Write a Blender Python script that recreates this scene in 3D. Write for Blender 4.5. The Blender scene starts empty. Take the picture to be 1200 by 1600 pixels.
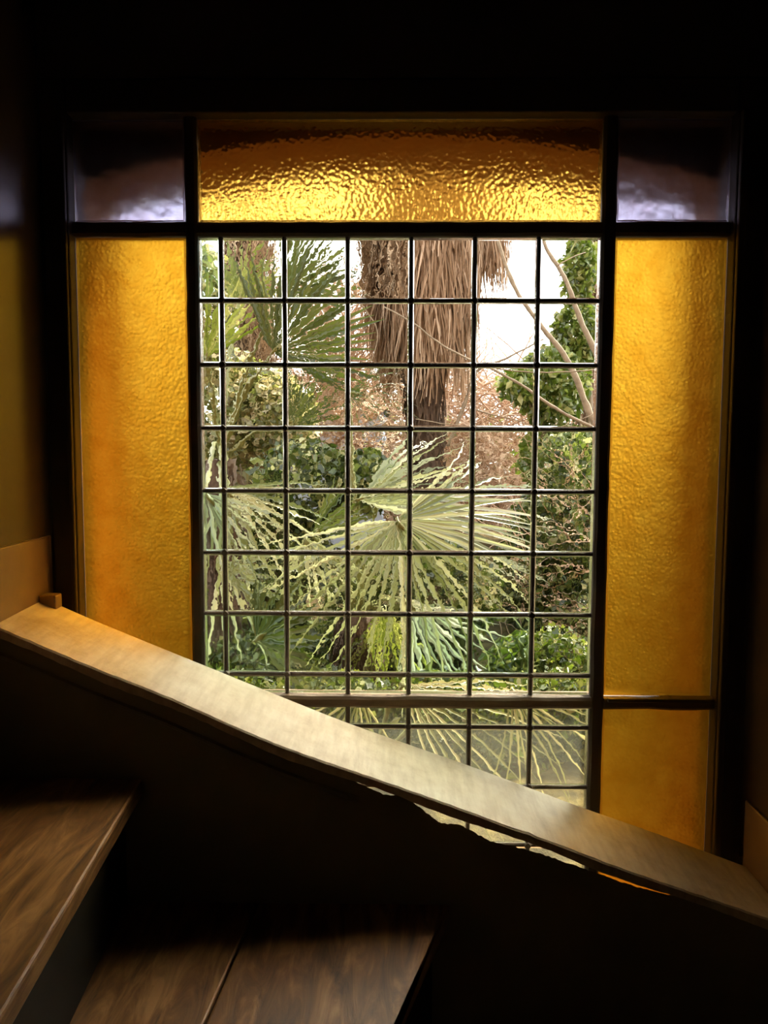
import bpy, bmesh, math, random
import numpy as np
from mathutils import Vector, Matrix, Euler

S = bpy.context.scene
COL = S.collection

# ------------------------------------------------------------------ camera
F = 1200.0                                   # focal length in pixels of the 1200x1600 frame
CAM = Vector((-0.0304, -1.4869, 1.5975))
PITCH, ROLLA, YAW = -0.0808, -0.0034, 0.013
MROT = Matrix.Rotation(YAW, 3, 'Z') @ Matrix.Rotation(PITCH, 3, 'X') @ Matrix.Rotation(ROLLA, 3, 'Y')
cd = bpy.data.cameras.new('camera')
cam = bpy.data.objects.new('camera', cd)
COL.objects.link(cam)
cd.sensor_fit = 'VERTICAL'
cd.sensor_height = 36.0
cd.lens = 36.0 * F / 1600.0
cd.clip_start = 0.02
cd.clip_end = 500
cam.matrix_world = Matrix.Translation(CAM) @ (MROT @ Matrix.Rotation(math.pi / 2, 3, 'X')).to_4x4()
S.camera = cam

# ------------------------------------------------------------------ sky and sun
w = bpy.data.worlds.new('sky')
S.world = w
w.use_nodes = True
nt = w.node_tree
nt.nodes.clear()
out = nt.nodes.new('ShaderNodeOutputWorld')
bg = nt.nodes.new('ShaderNodeBackground')
tc = nt.nodes.new('ShaderNodeTexCoord')
sep = nt.nodes.new('ShaderNodeSeparateXYZ')
rmp = nt.nodes.new('ShaderNodeValToRGB')
rmp.color_ramp.elements[0].position = 0.0
rmp.color_ramp.elements[0].color = (0.98, 0.94, 0.88, 1)
rmp.color_ramp.elements[1].position = 1.0
rmp.color_ramp.elements[1].color = (0.84, 0.88, 0.94, 1)
nt.links.new(tc.outputs['Generated'], sep.inputs[0])
nt.links.new(sep.outputs['Z'], rmp.inputs[0])
nt.links.new(rmp.outputs[0], bg.inputs['Color'])
bg.inputs['Strength'].default_value = 3.6
nt.links.new(bg.outputs[0], out.inputs[0])

sun = bpy.data.lights.new('sun', 'SUN')
sun.energy = 15.0
sun.angle = math.radians(9)
sun.color = (1.0, 0.90, 0.70)
so = bpy.data.objects.new('sun', sun)
COL.objects.link(so)
so.location = (3, 6, 8)
so.rotation_euler = Vector((0.42, 0.62, 0.95)).to_track_quat('Z', 'Y').to_euler()   # shines from the garden, high right

S.view_settings.view_transform = 'Standard'
S.view_settings.look = 'None'
S.view_settings.gamma = 1.0
S.view_settings.exposure = 0.5
S.view_settings.use_curve_mapping = False
S.cycles.use_denoising = True
S.cycles.max_bounces = 14
S.cycles.transmission_bounces = 14
S.cycles.diffuse_bounces = 5
S.cycles.glossy_bounces = 4
S.cycles.transparent_max_bounces = 8
S.cycles.sample_clamp_indirect = 12
S.cycles.caustics_refractive = True
S.cycles.caustics_reflective = True


# ------------------------------------------------------------------ helpers
def at(px, py, Y):
    """world point on the plane y = Y seen at a pixel of the 1200x1600 frame"""
    d = MROT @ Vector(((px - 600) / F, 1.0, (800 - py) / F))
    return CAM + d * ((Y - CAM.y) / d.y)


def atz(px, py, Z):
    d = MROT @ Vector(((px - 600) / F, 1.0, (800 - py) / F))
    return CAM + d * ((Z - CAM.z) / d.z)


def atx(px, py, X):
    d = MROT @ Vector(((px - 600) / F, 1.0, (800 - py) / F))
    return CAM + d * ((X - CAM.x) / d.x)


def tag(o, label=None, cat=None, group=None, kind=None):
    for k, v in (('label', label), ('category', cat), ('group', group), ('kind', kind)):
        if v:
            o[k] = v
    return o


def empty(name, loc):
    o = bpy.data.objects.new(name, None)
    COL.objects.link(o)
    o.location = loc
    o.empty_display_size = 0.1
    return o


def put(name, me, parent=None, mat=None, smooth=False):
    if mat:
        me.materials.append(mat)
    if smooth:
        me.polygons.foreach_set('use_smooth', [True] * len(me.polygons))
    o = bpy.data.objects.new(name, me)
    COL.objects.link(o)
    if parent:
        o.parent = parent
        o.matrix_parent_inverse = Matrix.Translation(parent.location).inverted()
    return o


def box_me(x0, x1, y0, y1, z0, z1, bev=0.0, seg=2):
    bm = bmesh.new()
    bmesh.ops.create_cube(bm, size=1)
    for v in bm.verts:
        v.co = Vector((x0 + (v.co.x + .5) * (x1 - x0), y0 + (v.co.y + .5) * (y1 - y0), z0 + (v.co.z + .5) * (z1 - z0)))
    if bev:
        bmesh.ops.bevel(bm, geom=bm.edges[:], offset=bev, segments=seg, affect='EDGES', profile=.5)
    me = bpy.data.meshes.new('m')
    bm.to_mesh(me)
    bm.free()
    return me


def poly_prism(pts, off, bev=0.0):
    """closed outline extruded by the vector off"""
    bm = bmesh.new()
    a = [bm.verts.new(p) for p in pts]
    b = [bm.verts.new(Vector(p) + Vector(off)) for p in pts]
    n = len(pts)
    bm.faces.new(a)
    bm.faces.new(b[::-1])
    for i in range(n):
        bm.faces.new((a[i], b[i], b[(i + 1) % n], a[(i + 1) % n]))
    bmesh.ops.recalc_face_normals(bm, faces=bm.faces[:])
    if bev:
        bmesh.ops.bevel(bm, geom=bm.edges[:], offset=bev, segments=2, affect='EDGES', profile=.5)
    me = bpy.data.meshes.new('m')
    bm.to_mesh(me)
    bm.free()
    return me


def member(p0, p1, half, y0, y1, bev=0.003, wob=0.0, rnd=None):
    """a bar in the window plane from p0 to p1 (x, z), half width each side, with slightly uneven edges"""
    p0, p1 = Vector(p0), Vector(p1)
    d = (p1 - p0)
    L = d.length
    d.normalize()
    nrm = Vector((-d.y, d.x))
    n = max(1, int(L / 0.04)) if wob else 1
    bm = bmesh.new()
    rings = []
    for i in range(n + 1):
        c = p0 + d * (L * i / n)
        h1 = half + (rnd.uniform(-wob, wob) if wob else 0)
        h2 = half + (rnd.uniform(-wob, wob) if wob else 0)
        a, b = c + nrm * h1, c - nrm * h2
        k = min(bev, half * .6)
        a2, b2 = c + nrm * (h1 - k), c - nrm * (h2 - k)
        ring = [(a2.x, y0, a2.y), (a.x, y0 + k, a.y), (a.x, y1 - k, a.y), (a2.x, y1, a2.y),
                (b2.x, y1, b2.y), (b.x, y1 - k, b.y), (b.x, y0 + k, b.y), (b2.x, y0, b2.y)]
        rings.append([bm.verts.new(v) for v in ring])
    for i in range(n):
        for j in range(8):
            bm.faces.new((rings[i][j], rings[i][(j + 1) % 8], rings[i + 1][(j + 1) % 8], rings[i + 1][j]))
    bm.faces.new(rings[0][::-1])
    bm.faces.new(rings[-1])
    bmesh.ops.recalc_face_normals(bm, faces=bm.faces[:])
    me = bpy.data.meshes.new('m')
    bm.to_mesh(me)
    bm.free()
    return me


def tube_data(pts, rads, sides, V, Fc):
    n = len(pts)
    base = len(V)
    for i, p in enumerate(pts):
        t = (pts[min(i + 1, n - 1)] - pts[max(i - 1, 0)]).normalized()
        u = t.cross(Vector((0.31, 0.13, 0.94)))
        if u.length < 1e-3:
            u = t.cross(Vector((1, 0, 0)))
        u.normalize()
        v = t.cross(u)
        for k in range(sides):
            a = 2 * math.pi * k / sides
            V.append(tuple(p + (u * math.cos(a) + v * math.sin(a)) * rads[i]))
    for i in range(n - 1):
        for k in range(sides):
            a = base + i * sides + k
            b = base + i * sides + (k + 1) % sides
            Fc.append((a, b, b + sides, a + sides))
    Fc.append(tuple(base + k for k in range(sides))[::-1])
    Fc.append(tuple(base + (n - 1) * sides + k for k in range(sides)))


def pyme(V, Fc):
    me = bpy.data.meshes.new('m')
    me.from_pydata(V, [], Fc)
    me.update()
    return me


def tube(name, pts, rads, parent, mat, sides=8, smooth=True):
    V, Fc = [], []
    tube_data([Vector(p) for p in pts], rads, sides, V, Fc)
    return put(name, pyme(V, Fc), parent, mat, smooth)


def spline(pts, n):
    """Catmull-Rom resample"""
    P = [Vector(p) for p in pts]
    P = [P[0] * 2 - P[1]] + P + [P[-1] * 2 - P[-2]]
    res = []
    for i in range(1, len(P) - 2):
        for k in range(n):
            t = k / n
            a, b, c, d = P[i - 1], P[i], P[i + 1], P[i + 2]
            res.append(.5 * ((2 * b) + (c - a) * t + (2 * a - 5 * b + 4 * c - d) * t * t + (3 * b - a - 3 * c + d) * t ** 3))
    res.append(P[-2])
    return res


# ------------------------------------------------------------------ materials
def newmat(name):
    m = bpy.data.materials.new(name)
    m.use_nodes = True
    t = m.node_tree
    t.nodes.clear()
    o = t.nodes.new('ShaderNodeOutputMaterial')
    return m, t, o


def N(t, typ, **kw):
    n = t.nodes.new(typ)
    for k, v in kw.items():
        if k in n.inputs.keys():
            n.inputs[k].default_value = v
        else:
            setattr(n, k, v)
    return n


def ramp(t, stops):
    r = t.nodes.new('ShaderNodeValToRGB')
    e = r.color_ramp.elements
    while len(e) < len(stops):
        e.new(0.5)
    for i, (p, c) in enumerate(stops):
        e[i].position = p
        e[i].color = (*c, 1)
    return r


def rough_mat(name, stops, scale=8, rough=.6, bump=.3, stretch=(1, 1, 1), detail=6, spec=.4, bdist=.004):
    m, t, o = newmat(name)
    tc = N(t, 'ShaderNodeTexCoord')
    mp = N(t, 'ShaderNodeMapping')
    mp.inputs['Scale'].default_value = stretch
    nz = N(t, 'ShaderNodeTexNoise', Scale=scale, Detail=detail, Roughness=.65)
    r = ramp(t, stops)
    b = N(t, 'ShaderNodeBump', Strength=bump, Distance=bdist)
    p = N(t, 'ShaderNodeBsdfPrincipled', Roughness=rough)
    p.inputs['Specular IOR Level'].default_value = spec
    L = t.links.new
    L(tc.outputs['Object'], mp.inputs[0])
    L(mp.outputs[0], nz.inputs['Vector'])
    L(nz.outputs['Fac'], r.inputs[0])
    L(r.outputs[0], p.inputs['Base Color'])
    L(nz.outputs['Fac'], b.inputs['Height'])
    L(b.outputs[0], p.inputs['Normal'])
    L(p.outputs[0], o.inputs[0])
    return m


def cap_mat():
    """cream paint with brush marks across the board, grime blotches and worn scrapes"""
    m, t, o = newmat('worn_cream_paint')
    L = t.links.new
    tc = N(t, 'ShaderNodeTexCoord')
    mp = N(t, 'ShaderNodeMapping')
    mp.inputs['Scale'].default_value = (1, .14, .3)
    mp.inputs['Rotation'].default_value = (0, 0, .35)
    fine = N(t, 'ShaderNodeTexNoise', Scale=70, Detail=5, Roughness=.6)
    big = N(t, 'ShaderNodeTexNoise', Scale=7, Detail=7, Roughness=.7)
    L(tc.outputs['Object'], mp.inputs[0])
    L(mp.outputs[0], fine.inputs['Vector'])
    L(tc.outputs['Object'], big.inputs['Vector'])
    r1 = ramp(t, [(.32, (.46, .34, .18)), (.47, (.64, .53, .36)), (.66, (.76, .67, .50))])
    r2 = ramp(t, [(.38, (.80, .76, .70)), (.58, (1, 1, 1))])
    mx = N(t, 'ShaderNodeMixRGB', blend_type='MULTIPLY')
    mx.inputs[0].default_value = .8
    L(big.outputs['Fac'], r1.inputs[0])
    L(fine.outputs['Fac'], r2.inputs[0])
    L(r1.outputs[0], mx.inputs[1])
    L(r2.outputs[0], mx.inputs[2])
    b1 = N(t, 'ShaderNodeBump', Strength=.6, Distance=.0015)
    b2 = N(t, 'ShaderNodeBump', Strength=.5, Distance=.004)
    L(fine.outputs['Fac'], b1.inputs['Height'])
    L(big.outputs['Fac'], b2.inputs['Height'])
    L(b1.outputs[0], b2.inputs['Normal'])
    p = N(t, 'ShaderNodeBsdfPrincipled', Roughness=.38)
    L(mx.outputs[0], p.inputs['Base Color'])
    L(b2.outputs[0], p.inputs['Normal'])
    L(p.outputs[0], o.inputs[0])
    return m


def glass_mat(name, color, rough, waves, ior=1.5, var=0.0, dirt=None, yscale=60.0, tint=None):
    """glass slab: the relief differs between the two faces, so it bends what lies behind
    waves: list of (scale, distance, kind)"""
    m, t, o = newmat(name)
    L = t.links.new
    tc = N(t, 'ShaderNodeTexCoord')
    oi = N(t, 'ShaderNodeObjectInfo')
    mp = N(t, 'ShaderNodeMapping')
    mp.inputs['Scale'].default_value = (1, yscale, 1)
    ofs = N(t, 'ShaderNodeVectorMath', operation='SCALE')
    ofs.inputs[0].default_value = (37.0, 11.0, 53.0)
    L(oi.outputs['Random'], ofs.inputs['Scale'])
    add = N(t, 'ShaderNodeVectorMath', operation='ADD')
    L(tc.outputs['Object'], mp.inputs[0])
    L(mp.outputs[0], add.inputs[0])
    L(ofs.outputs[0], add.inputs[1])
    prev = None
    for sc, dist, kind in waves:
        if kind == 'noise':
            nz = N(t, 'ShaderNodeTexNoise', Scale=sc, Detail=1.5, Roughness=.5)
            src = nz.outputs['Fac']
        elif kind == 'cells':
            nz = N(t, 'ShaderNodeTexVoronoi', Scale=sc, feature='SMOOTH_F1')
            nz.inputs['Smoothness'].default_value = .6
            src = nz.outputs['Distance']
        else:
            mp2 = N(t, 'ShaderNodeMapping')
            mp2.inputs['Scale'].default_value = (1, 1, .25)
            L(add.outputs[0], mp2.inputs[0])
            nz = N(t, 'ShaderNodeTexNoise', Scale=sc, Detail=1.0, Roughness=.5)
            src = nz.outputs['Fac']
        L((mp2 if kind == 'streak' else add).outputs[0], nz.inputs['Vector'])
        b = N(t, 'ShaderNodeBump', Strength=1.0, Distance=dist)
        L(src, b.inputs['Height'])
        if prev:
            L(prev.outputs[0], b.inputs['Normal'])
        prev = b
    g = N(t, 'ShaderNodeBsdfGlass', IOR=ior, Roughness=rough)
    g.inputs['Color'].default_value = (*color, 1)
    if tint:
        nz = N(t, 'ShaderNodeTexNoise', Scale=tint[0], Detail=5, Roughness=.6)
        L(add.outputs[0], nz.inputs['Vector'])
        r = ramp(t, [(.3, tint[1]), (.7, color)])
        L(nz.outputs['Fac'], r.inputs[0])
        L(r.outputs[0], g.inputs['Color'])
    if prev:
        L(prev.outputs[0], g.inputs['Normal'])
    sh = g.outputs[0]
    if dirt:
        amt, dcol = dirt
        tr = N(t, 'ShaderNodeBsdfTranslucent')
        tr.inputs['Color'].default_value = (*dcol, 1)
        nz = N(t, 'ShaderNodeTexNoise', Scale=14, Detail=6, Roughness=.7)
        L(add.outputs[0], nz.inputs['Vector'])
        mr = N(t, 'ShaderNodeMapRange')
        mr.inputs['To Min'].default_value = amt * .5
        mr.inputs['To Max'].default_value = amt * 1.5
        L(nz.outputs['Fac'], mr.inputs['Value'])
        mx = N(t, 'ShaderNodeMixShader')
        L(mr.outputs[0], mx.inputs[0])
        L(sh, mx.inputs[1])
        L(tr.outputs[0], mx.inputs[2])
        sh = mx.outputs[0]
    L(sh, o.inputs[0])
    return m


def leaf_mat(name, stops, trans=.35, rough=.45, spec=.5):
    m, t, o = newmat(name)
    L = t.links.new
    geo = N(t, 'ShaderNodeNewGeometry')
    oi = N(t, 'ShaderNodeObjectInfo')
    ad = N(t, 'ShaderNodeMath', operation='ADD')
    fr = N(t, 'ShaderNodeMath', operation='FRACT')
    L(geo.outputs['Random Per Island'], ad.inputs[0])
    L(oi.outputs['Random'], ad.inputs[1])
    L(ad.outputs[0], fr.inputs[0])
    r = ramp(t, stops)
    L(fr.outputs[0], r.inputs[0])
    p = N(t, 'ShaderNodeBsdfPrincipled', Roughness=rough)
    p.inputs['Specular IOR Level'].default_value = spec
    tr = N(t, 'ShaderNodeBsdfTranslucent')
    mx = N(t, 'ShaderNodeMixShader')
    mx.inputs[0].default_value = trans
    hs = N(t, 'ShaderNodeHueSaturation', Saturation=1.15, Value=1.5)
    L(r.outputs[0], p.inputs['Base Color'])
    L(r.outputs[0], hs.inputs['Color'])
    L(hs.outputs[0], tr.inputs['Color'])
    L(p.outputs[0], mx.inputs[1])
    L(tr.outputs[0], mx.inputs[2])
    L(mx.outputs[0], o.inputs[0])
    return m


M_frame = rough_mat('dark_frame_paint', [(.3, (.045, .028, .014)), (.7, (.075, .048, .024))], 12, .6, .25, (1, 1, .3))
M_rail = rough_mat('bare_rail_wood', [(.3, (.08, .045, .02)), (.7, (.20, .13, .07))], 30, .6, .5, (.3, 1, 1.5))
M_lead = rough_mat('old_lead', [(.3, (.08, .055, .035)), (.7, (.15, .11, .075))], 60, .5, .3, spec=.5)
M_wall = rough_mat('dark_wall_paint', [(.3, (.075, .045, .022)), (.7, (.095, .058, .028))], 6, .24, .04, spec=.45)
M_wall_back = rough_mat('dark_plaster', [(.3, (.07, .048, .03)), (.7, (.09, .062, .04))], 6, .6, .12)
M_brick = rough_mat('outer_brick', [(.3, (.20, .09, .035)), (.7, (.30, .15, .065))], 20, .85, .4)
M_skirt = rough_mat('skirting_paint', [(.3, (.24, .14, .06)), (.7, (.32, .19, .08))], 10, .3, .1, spec=.7)
M_cap = cap_mat()
M_panel = rough_mat('string_paint', [(.3, (.20, .175, .11)), (.7, (.27, .235, .15))], 5, .6, .15)
M_litter = rough_mat('leaf_litter_soil', [(.3, (.02, .016, .01)), (.5, (.06, .045, .022)), (.7, (.13, .10, .04))], 12, 1.0, 1.0, bdist=.03, spec=.05)


def wood_mat():
    m, t, o = newmat('worn_tread_wood')
    L = t.links.new
    tc = N(t, 'ShaderNodeTexCoord')
    mp = N(t, 'ShaderNodeMapping')
    mp.inputs['Scale'].default_value = (7, 1.2, 7)
    nz = N(t, 'ShaderNodeTexNoise', Scale=5, Detail=8, Roughness=.6, Distortion=1.2)
    nz2 = N(t, 'ShaderNodeTexNoise', Scale=3.5, Detail=5)
    r = ramp(t, [(.3, (.055, .022, .006)), (.5, (.21, .095, .026)), (.66, (.40, .21, .075))])
    mx = N(t, 'ShaderNodeMixRGB', blend_type='MULTIPLY')
    mx.inputs[0].default_value = .6
    r2 = ramp(t, [(.35, (.55, .45, .35)), (.65, (1, 1, 1))])
    p = N(t, 'ShaderNodeBsdfPrincipled', Roughness=.42)
    b = N(t, 'ShaderNodeBump', Strength=.35, Distance=.003)
    L(tc.outputs['Object'], mp.inputs[0])
    L(mp.outputs[0], nz.inputs['Vector'])
    L(tc.outputs['Object'], nz2.inputs['Vector'])
    L(nz.outputs['Fac'], r.inputs[0])
    L(nz2.outputs['Fac'], r2.inputs[0])
    L(r.outputs[0], mx.inputs[1])
    L(r2.outputs[0], mx.inputs[2])
    L(mx.outputs[0], p.inputs['Base Color'])
    L(nz.outputs['Fac'], b.inputs['Height'])
    L(b.outputs[0], p.inputs['Normal'])
    L(p.outputs[0], o.inputs[0])
    return m


M_wood = wood_mat()
G_clear = glass_mat('old_wavy_glass', (.98, .99, .96), 0.0, [(70, .00011, 'noise'), (20, .00028, 'noise')])
G_flat = glass_mat('flat_glass', (.98, .98, .97), 0.0, [(20, .0001, 'noise')])
G_blur = glass_mat('misted_green_glass', (.88, .97, .93), 0.022, [(30, .0003, 'noise')])
G_streak = glass_mat('reamy_glass', (.97, .97, .93), 0.0, [(85, .00013, 'noise'), (30, .0003, 'streak')])
G_dusty = glass_mat('dusty_glass', (.92, .93, .85), 0.02, [(30, .0002, 'noise')], dirt=(.05, (.6, .6, .48)))
G_amber = glass_mat('amber_glass', (.79, .60, .17), 0.5, [(150, .0010, 'cells'), (18, .0014, 'noise')],
                    tint=(26, (.70, .47, .10)))
G_hammer = glass_mat('hammered_amber_glass', (.97, .74, .30), 0.24, [(125, .0013, 'cells'), (22, .0018, 'noise')])
G_blue = glass_mat('mauve_blue_glass', (.70, .72, .90), 0.30, [(26, .004, 'noise')], tint=(22, (.55, .51, .64)))
M_riser = rough_mat('black_riser_paint', [(.3, (.012, .010, .007)), (.7, (.02, .016, .01))], 6, .6, .1)

# ------------------------------------------------------------------ the room
XL, XR = at(84, 600, 0).x, at(1174, 600, 0).x       # side walls
ZC, YB = 3.1, -3.0


def struct(name, me, mat, label, cat):
    o = put(name, me, None, mat)
    return tag(o, label, cat, kind='structure')


struct('wall_left', box_me(XL - .12, XL, YB, -.03, 0, ZC), M_wall, 'dark glossy painted stairwell wall left of the window', 'wall')
struct('wall_right', box_me(XR, XR + .12, YB, -.03, 0, ZC), M_wall, 'dark glossy painted stairwell wall right of the window', 'wall')
struct('wall_front', box_me(XL - .12, XR + .12, YB - .12, YB, 0, ZC), M_wall, 'dark stairwell wall behind the viewer', 'wall')
struct('ceiling', box_me(XL - .12, XR + .12, YB - .12, -.03, ZC, ZC + .1), M_wall, 'dark ceiling of the stairwell', 'ceiling')
struct('floor', box_me(XL - .12, XR + .12, YB - .12, -.03, -.1, 0), M_wall, 'dark floor at the foot of the stairwell', 'floor')

# window wall: 0.33 m thick, opening with a segmental arch
OX0, OX1 = at(116, 600, 0).x - .012, at(1141, 600, 0).x + .012
ZB = at(600, 1500, 0).z
ZCR = CAM.z + .61
ZSP = CAM.z + .515
W0, W1 = -.03, .30


def wall_back():
    xs = [OX0 + (OX1 - OX0) * i / 24 for i in range(25)]
    arch = [(x, ZSP + (ZCR - ZSP) * (1 - ((2 * (x - OX0) / (OX1 - OX0)) - 1) ** 2)) for x in xs]
    X0, X1 = XL - 3.0, XR + 3.0
    Zt = 4.5
    bm = bmesh.new()

    def slab(pts, y0, y1, mi):
        a = [bm.verts.new((p[0], y0, p[1])) for p in pts]
        b = [bm.verts.new((p[0], y1, p[1])) for p in pts]
        fs = [bm.faces.new(a), bm.faces.new(b[::-1])]
        for i in range(len(pts)):
            j = (i + 1) % len(pts)
            fs.append(bm.faces.new((a[i], b[i], b[j], a[j])))
        for f in fs:
            f.material_index = mi
    # outer masonry
    slab([(X0, -.5), (OX0, -.5), (OX0, Zt), (X0, Zt)], .06, W1, 1)
    slab([(OX1, -.5), (X1, -.5), (X1, Zt), (OX1, Zt)], .06, W1, 1)
    slab([(OX0, -.5), (OX1, -.5), (OX1, ZB), (OX0, ZB)], .06, W1, 1)
    slab([(OX0, Zt)] + arch + [(OX1, Zt)], .06, W1, 1)
    # inner plaster skin
    zt = at(600, 186, 0).z
    slab([(X0, -.5), (OX0 - .04, -.5), (OX0 - .04, Zt), (X0, Zt)], W0, .06, 0)
    slab([(OX1 + .02, -.5), (X1, -.5), (X1, Zt), (OX1 + .02, Zt)], W0, .06, 0)
    slab([(OX0 - .04, -.5), (OX1 + .02, -.5), (OX1 + .02, ZB - .05), (OX0 - .04, ZB - .05)], W0, .06, 0)
    slab([(OX0 - .04, zt + .06), (OX1 + .02, zt + .06), (OX1 + .02, Zt), (OX0 - .04, Zt)], W0, .06, 0)
    bmesh.ops.recalc_face_normals(bm, faces=bm.faces[:])
    me = bpy.data.meshes.new('m')
    bm.to_mesh(me)
    bm.free()
    me.materials.append(M_wall_back)
    me.materials.append(M_brick)
    return me


o = put('wall_back', wall_back())
tag(o, 'thick house wall around the window, dark inside and brick outside', 'wall', kind='structure')

# ------------------------------------------------------------------ window
win = empty('window_1', (0, 0, ZB))
tag(win, 'large dark framed leaded window with clear centre and amber side lights', 'window', kind='structure')
rw = random.Random(4)


def xz(px, py, Y=0.0):
    p = at(px, py, Y)
    return (p.x, p.z)


ztop = xz(600, 186)[1]
zbot = ZB
FY0, FY1 = -.030, .055
# columns: jambs (outer), mullions; given by pixels of their centre and width on the glass plane
xa0 = xz(118, 375)[0]
xm0, xm0b = xz(292, 375)[0], xz(311, 375)[0]          # mullion left of the clear sash
xm1, xm1b = xz(938, 375)[0], xz(960, 375)[0]
xa1 = xz(1137, 375)[0]
jambL = put('jamb', box_me(XL + .001, xa0, FY0, FY1, zbot - .05, ztop + .06, .004), win, M_frame)
jambR = put('jamb', box_me(xa1, XR - .001, FY0, FY1, zbot - .05, ztop + .06, .004), win, M_frame)
put('frame_head', box_me(xa0, xa1, FY0, FY1, ztop, ztop + .06, .004), win, M_frame)
put('frame_sill', box_me(xa0, xa1, FY0, FY1, zbot - .05, zbot, .004), win, M_frame)
# inner beads on the jambs, as the stepped profile in the photograph
put('jamb_bead', box_me(xa0 - .012, xa0 - .002, FY0 - .010, FY0 + .001, zbot, ztop, .003), win, M_frame)
put('jamb_bead', box_me(xa1 + .002, xa1 + .016, FY0 - .012, FY0 + .001, zbot, ztop, .003), win, M_frame)
zt0, zt1 = xz(600, 371)[1], xz(600, 349)[1]           # transom bottom and top
zr0, zr1 = xz(600, 1101)[1], xz(600, 1084)[1]         # rail
for a, b in ((xm0, xm0b), (xm1, xm1b)):
    put('mullion', member(((a + b) / 2, zbot), ((a + b) / 2, ztop), (b - a) / 2, -.013, .026, .005, .0008, rw), win, M_frame)
for a, b in ((xa0, xm0), (xm0b, xm1), (xm1b, xa1)):
    put('transom', member((a - .001, (zt0 + zt1) / 2), (b + .001, (zt0 + zt1) / 2), (zt1 - zt0) / 2, -.013, .026, .005, .0008, rw), win, M_frame)
    put('rail', member((a - .001, (zr0 + zr1) / 2), (b + .001, (zr0 + zr1) / 2), (zr1 - zr0) / 2, -.022, .030, .005, .0016, rw), win, M_rail)
for a, b in ((xa0, xm0), (xm1b, xa1)):               # sloping ledge on the side rails
    put('rail_bead', member((a + .004, zr1 - .001), (b - .004, zr1 - .001), .0035, -.031, -.021, .002), win, M_frame)

GY0, GY1 = -.003, .003


def pane_me(w_, h_, mat, rim=.0045, th=.003):
    """slab with a bevelled rim on both faces, as old panes bed in their cames"""
    bm = bmesh.new()
    def ring(dx, y):
        a, b = w_ / 2 - dx, h_ / 2 - dx
        return [bm.verts.new(p) for p in ((-a, y, -b), (a, y, -b), (a, y, b), (-a, y, b))]
    R = [ring(rim, -th), ring(0, -th * .4), ring(0, th * .4), ring(rim, th)]
    for i in range(3):
        for k in range(4):
            bm.faces.new((R[i][k], R[i][(k + 1) % 4], R[i + 1][(k + 1) % 4], R[i + 1][k]))
    bm.faces.new(R[0][::-1])
    bm.faces.new(R[3])
    bmesh.ops.recalc_face_normals(bm, faces=bm.faces[:])
    me = bpy.data.meshes.new('pane')
    bm.to_mesh(me)
    bm.free()
    me.materials.append(mat)
    return me


def pane(name, x0, x1, z0, z1, mat, tilt=.0, rim=.0045):
    o = put(name, pane_me(x1 - x0, z1 - z0, mat, rim), win)
    o.matrix_parent_inverse = Matrix.Translation(win.location).inverted()
    o.location = ((x0 + x1) / 2, 0, (z0 + z1) / 2)
    o.rotation_euler = (rw.uniform(-tilt, tilt), 0, rw.uniform(-tilt, tilt))
    return o


# coloured panes (gap of 1 mm to the wood)
g = .001
pane('amber_pane', xa0 + g, xm0 - g, zr1 + g, zt0 - g, G_amber)
pane('amber_pane', xm1b + g, xa1 - g, zr1 + g, zt0 - g, G_amber)
pane('amber_pane', xa0 + g, xm0 - g, zbot + g, zr0 - g, G_amber)
pane('amber_pane', xm1b + g, xa1 - g, zbot + g, zr0 - g, G_amber)
pane('hammered_amber_pane', xm0b + g, xm1 - g, zt1 + g, ztop - g, G_hammer)
pane('blue_pane', xa0 + g, xm0 - g, zt1 + g, ztop - g, G_blue)
pane('blue_pane', xm1b + g, xa1 - g, zt1 + g, ztop - g, G_blue)

# leaded grid of the centre light
P = .12
colx = [xm0b] + [(c - 3) * P for c in range(6)] + [xm1]
rowz = [zt0] + [2.0 - .1206 * r for r in range(1, 8)] + [zr1]
rowz2 = [zr0, xz(700, 1135)[1], xz(880, 1229)[1]] + [xz(880, 1229)[1] - .1206 * k for k in (1, 2)]
rowz2 = [z for z in rowz2 if z > zbot + .02] + [zbot]
CH = .0042
blurred = {(0, 0), (0, 4), (0, 6), (1, 6), (4, 6), (5, 6)}
streaky = {(1, 4), (1, 5), (3, 5), (4, 5), (2, 5), (5, 5), (2, 2), (3, 6)}
flat = {(4, 0), (5, 0), (6, 0), (5, 1), (4, 1), (3, 1), (4, 2), (5, 2), (6, 1), (6, 2), (4, 4), (5, 4)}


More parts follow.
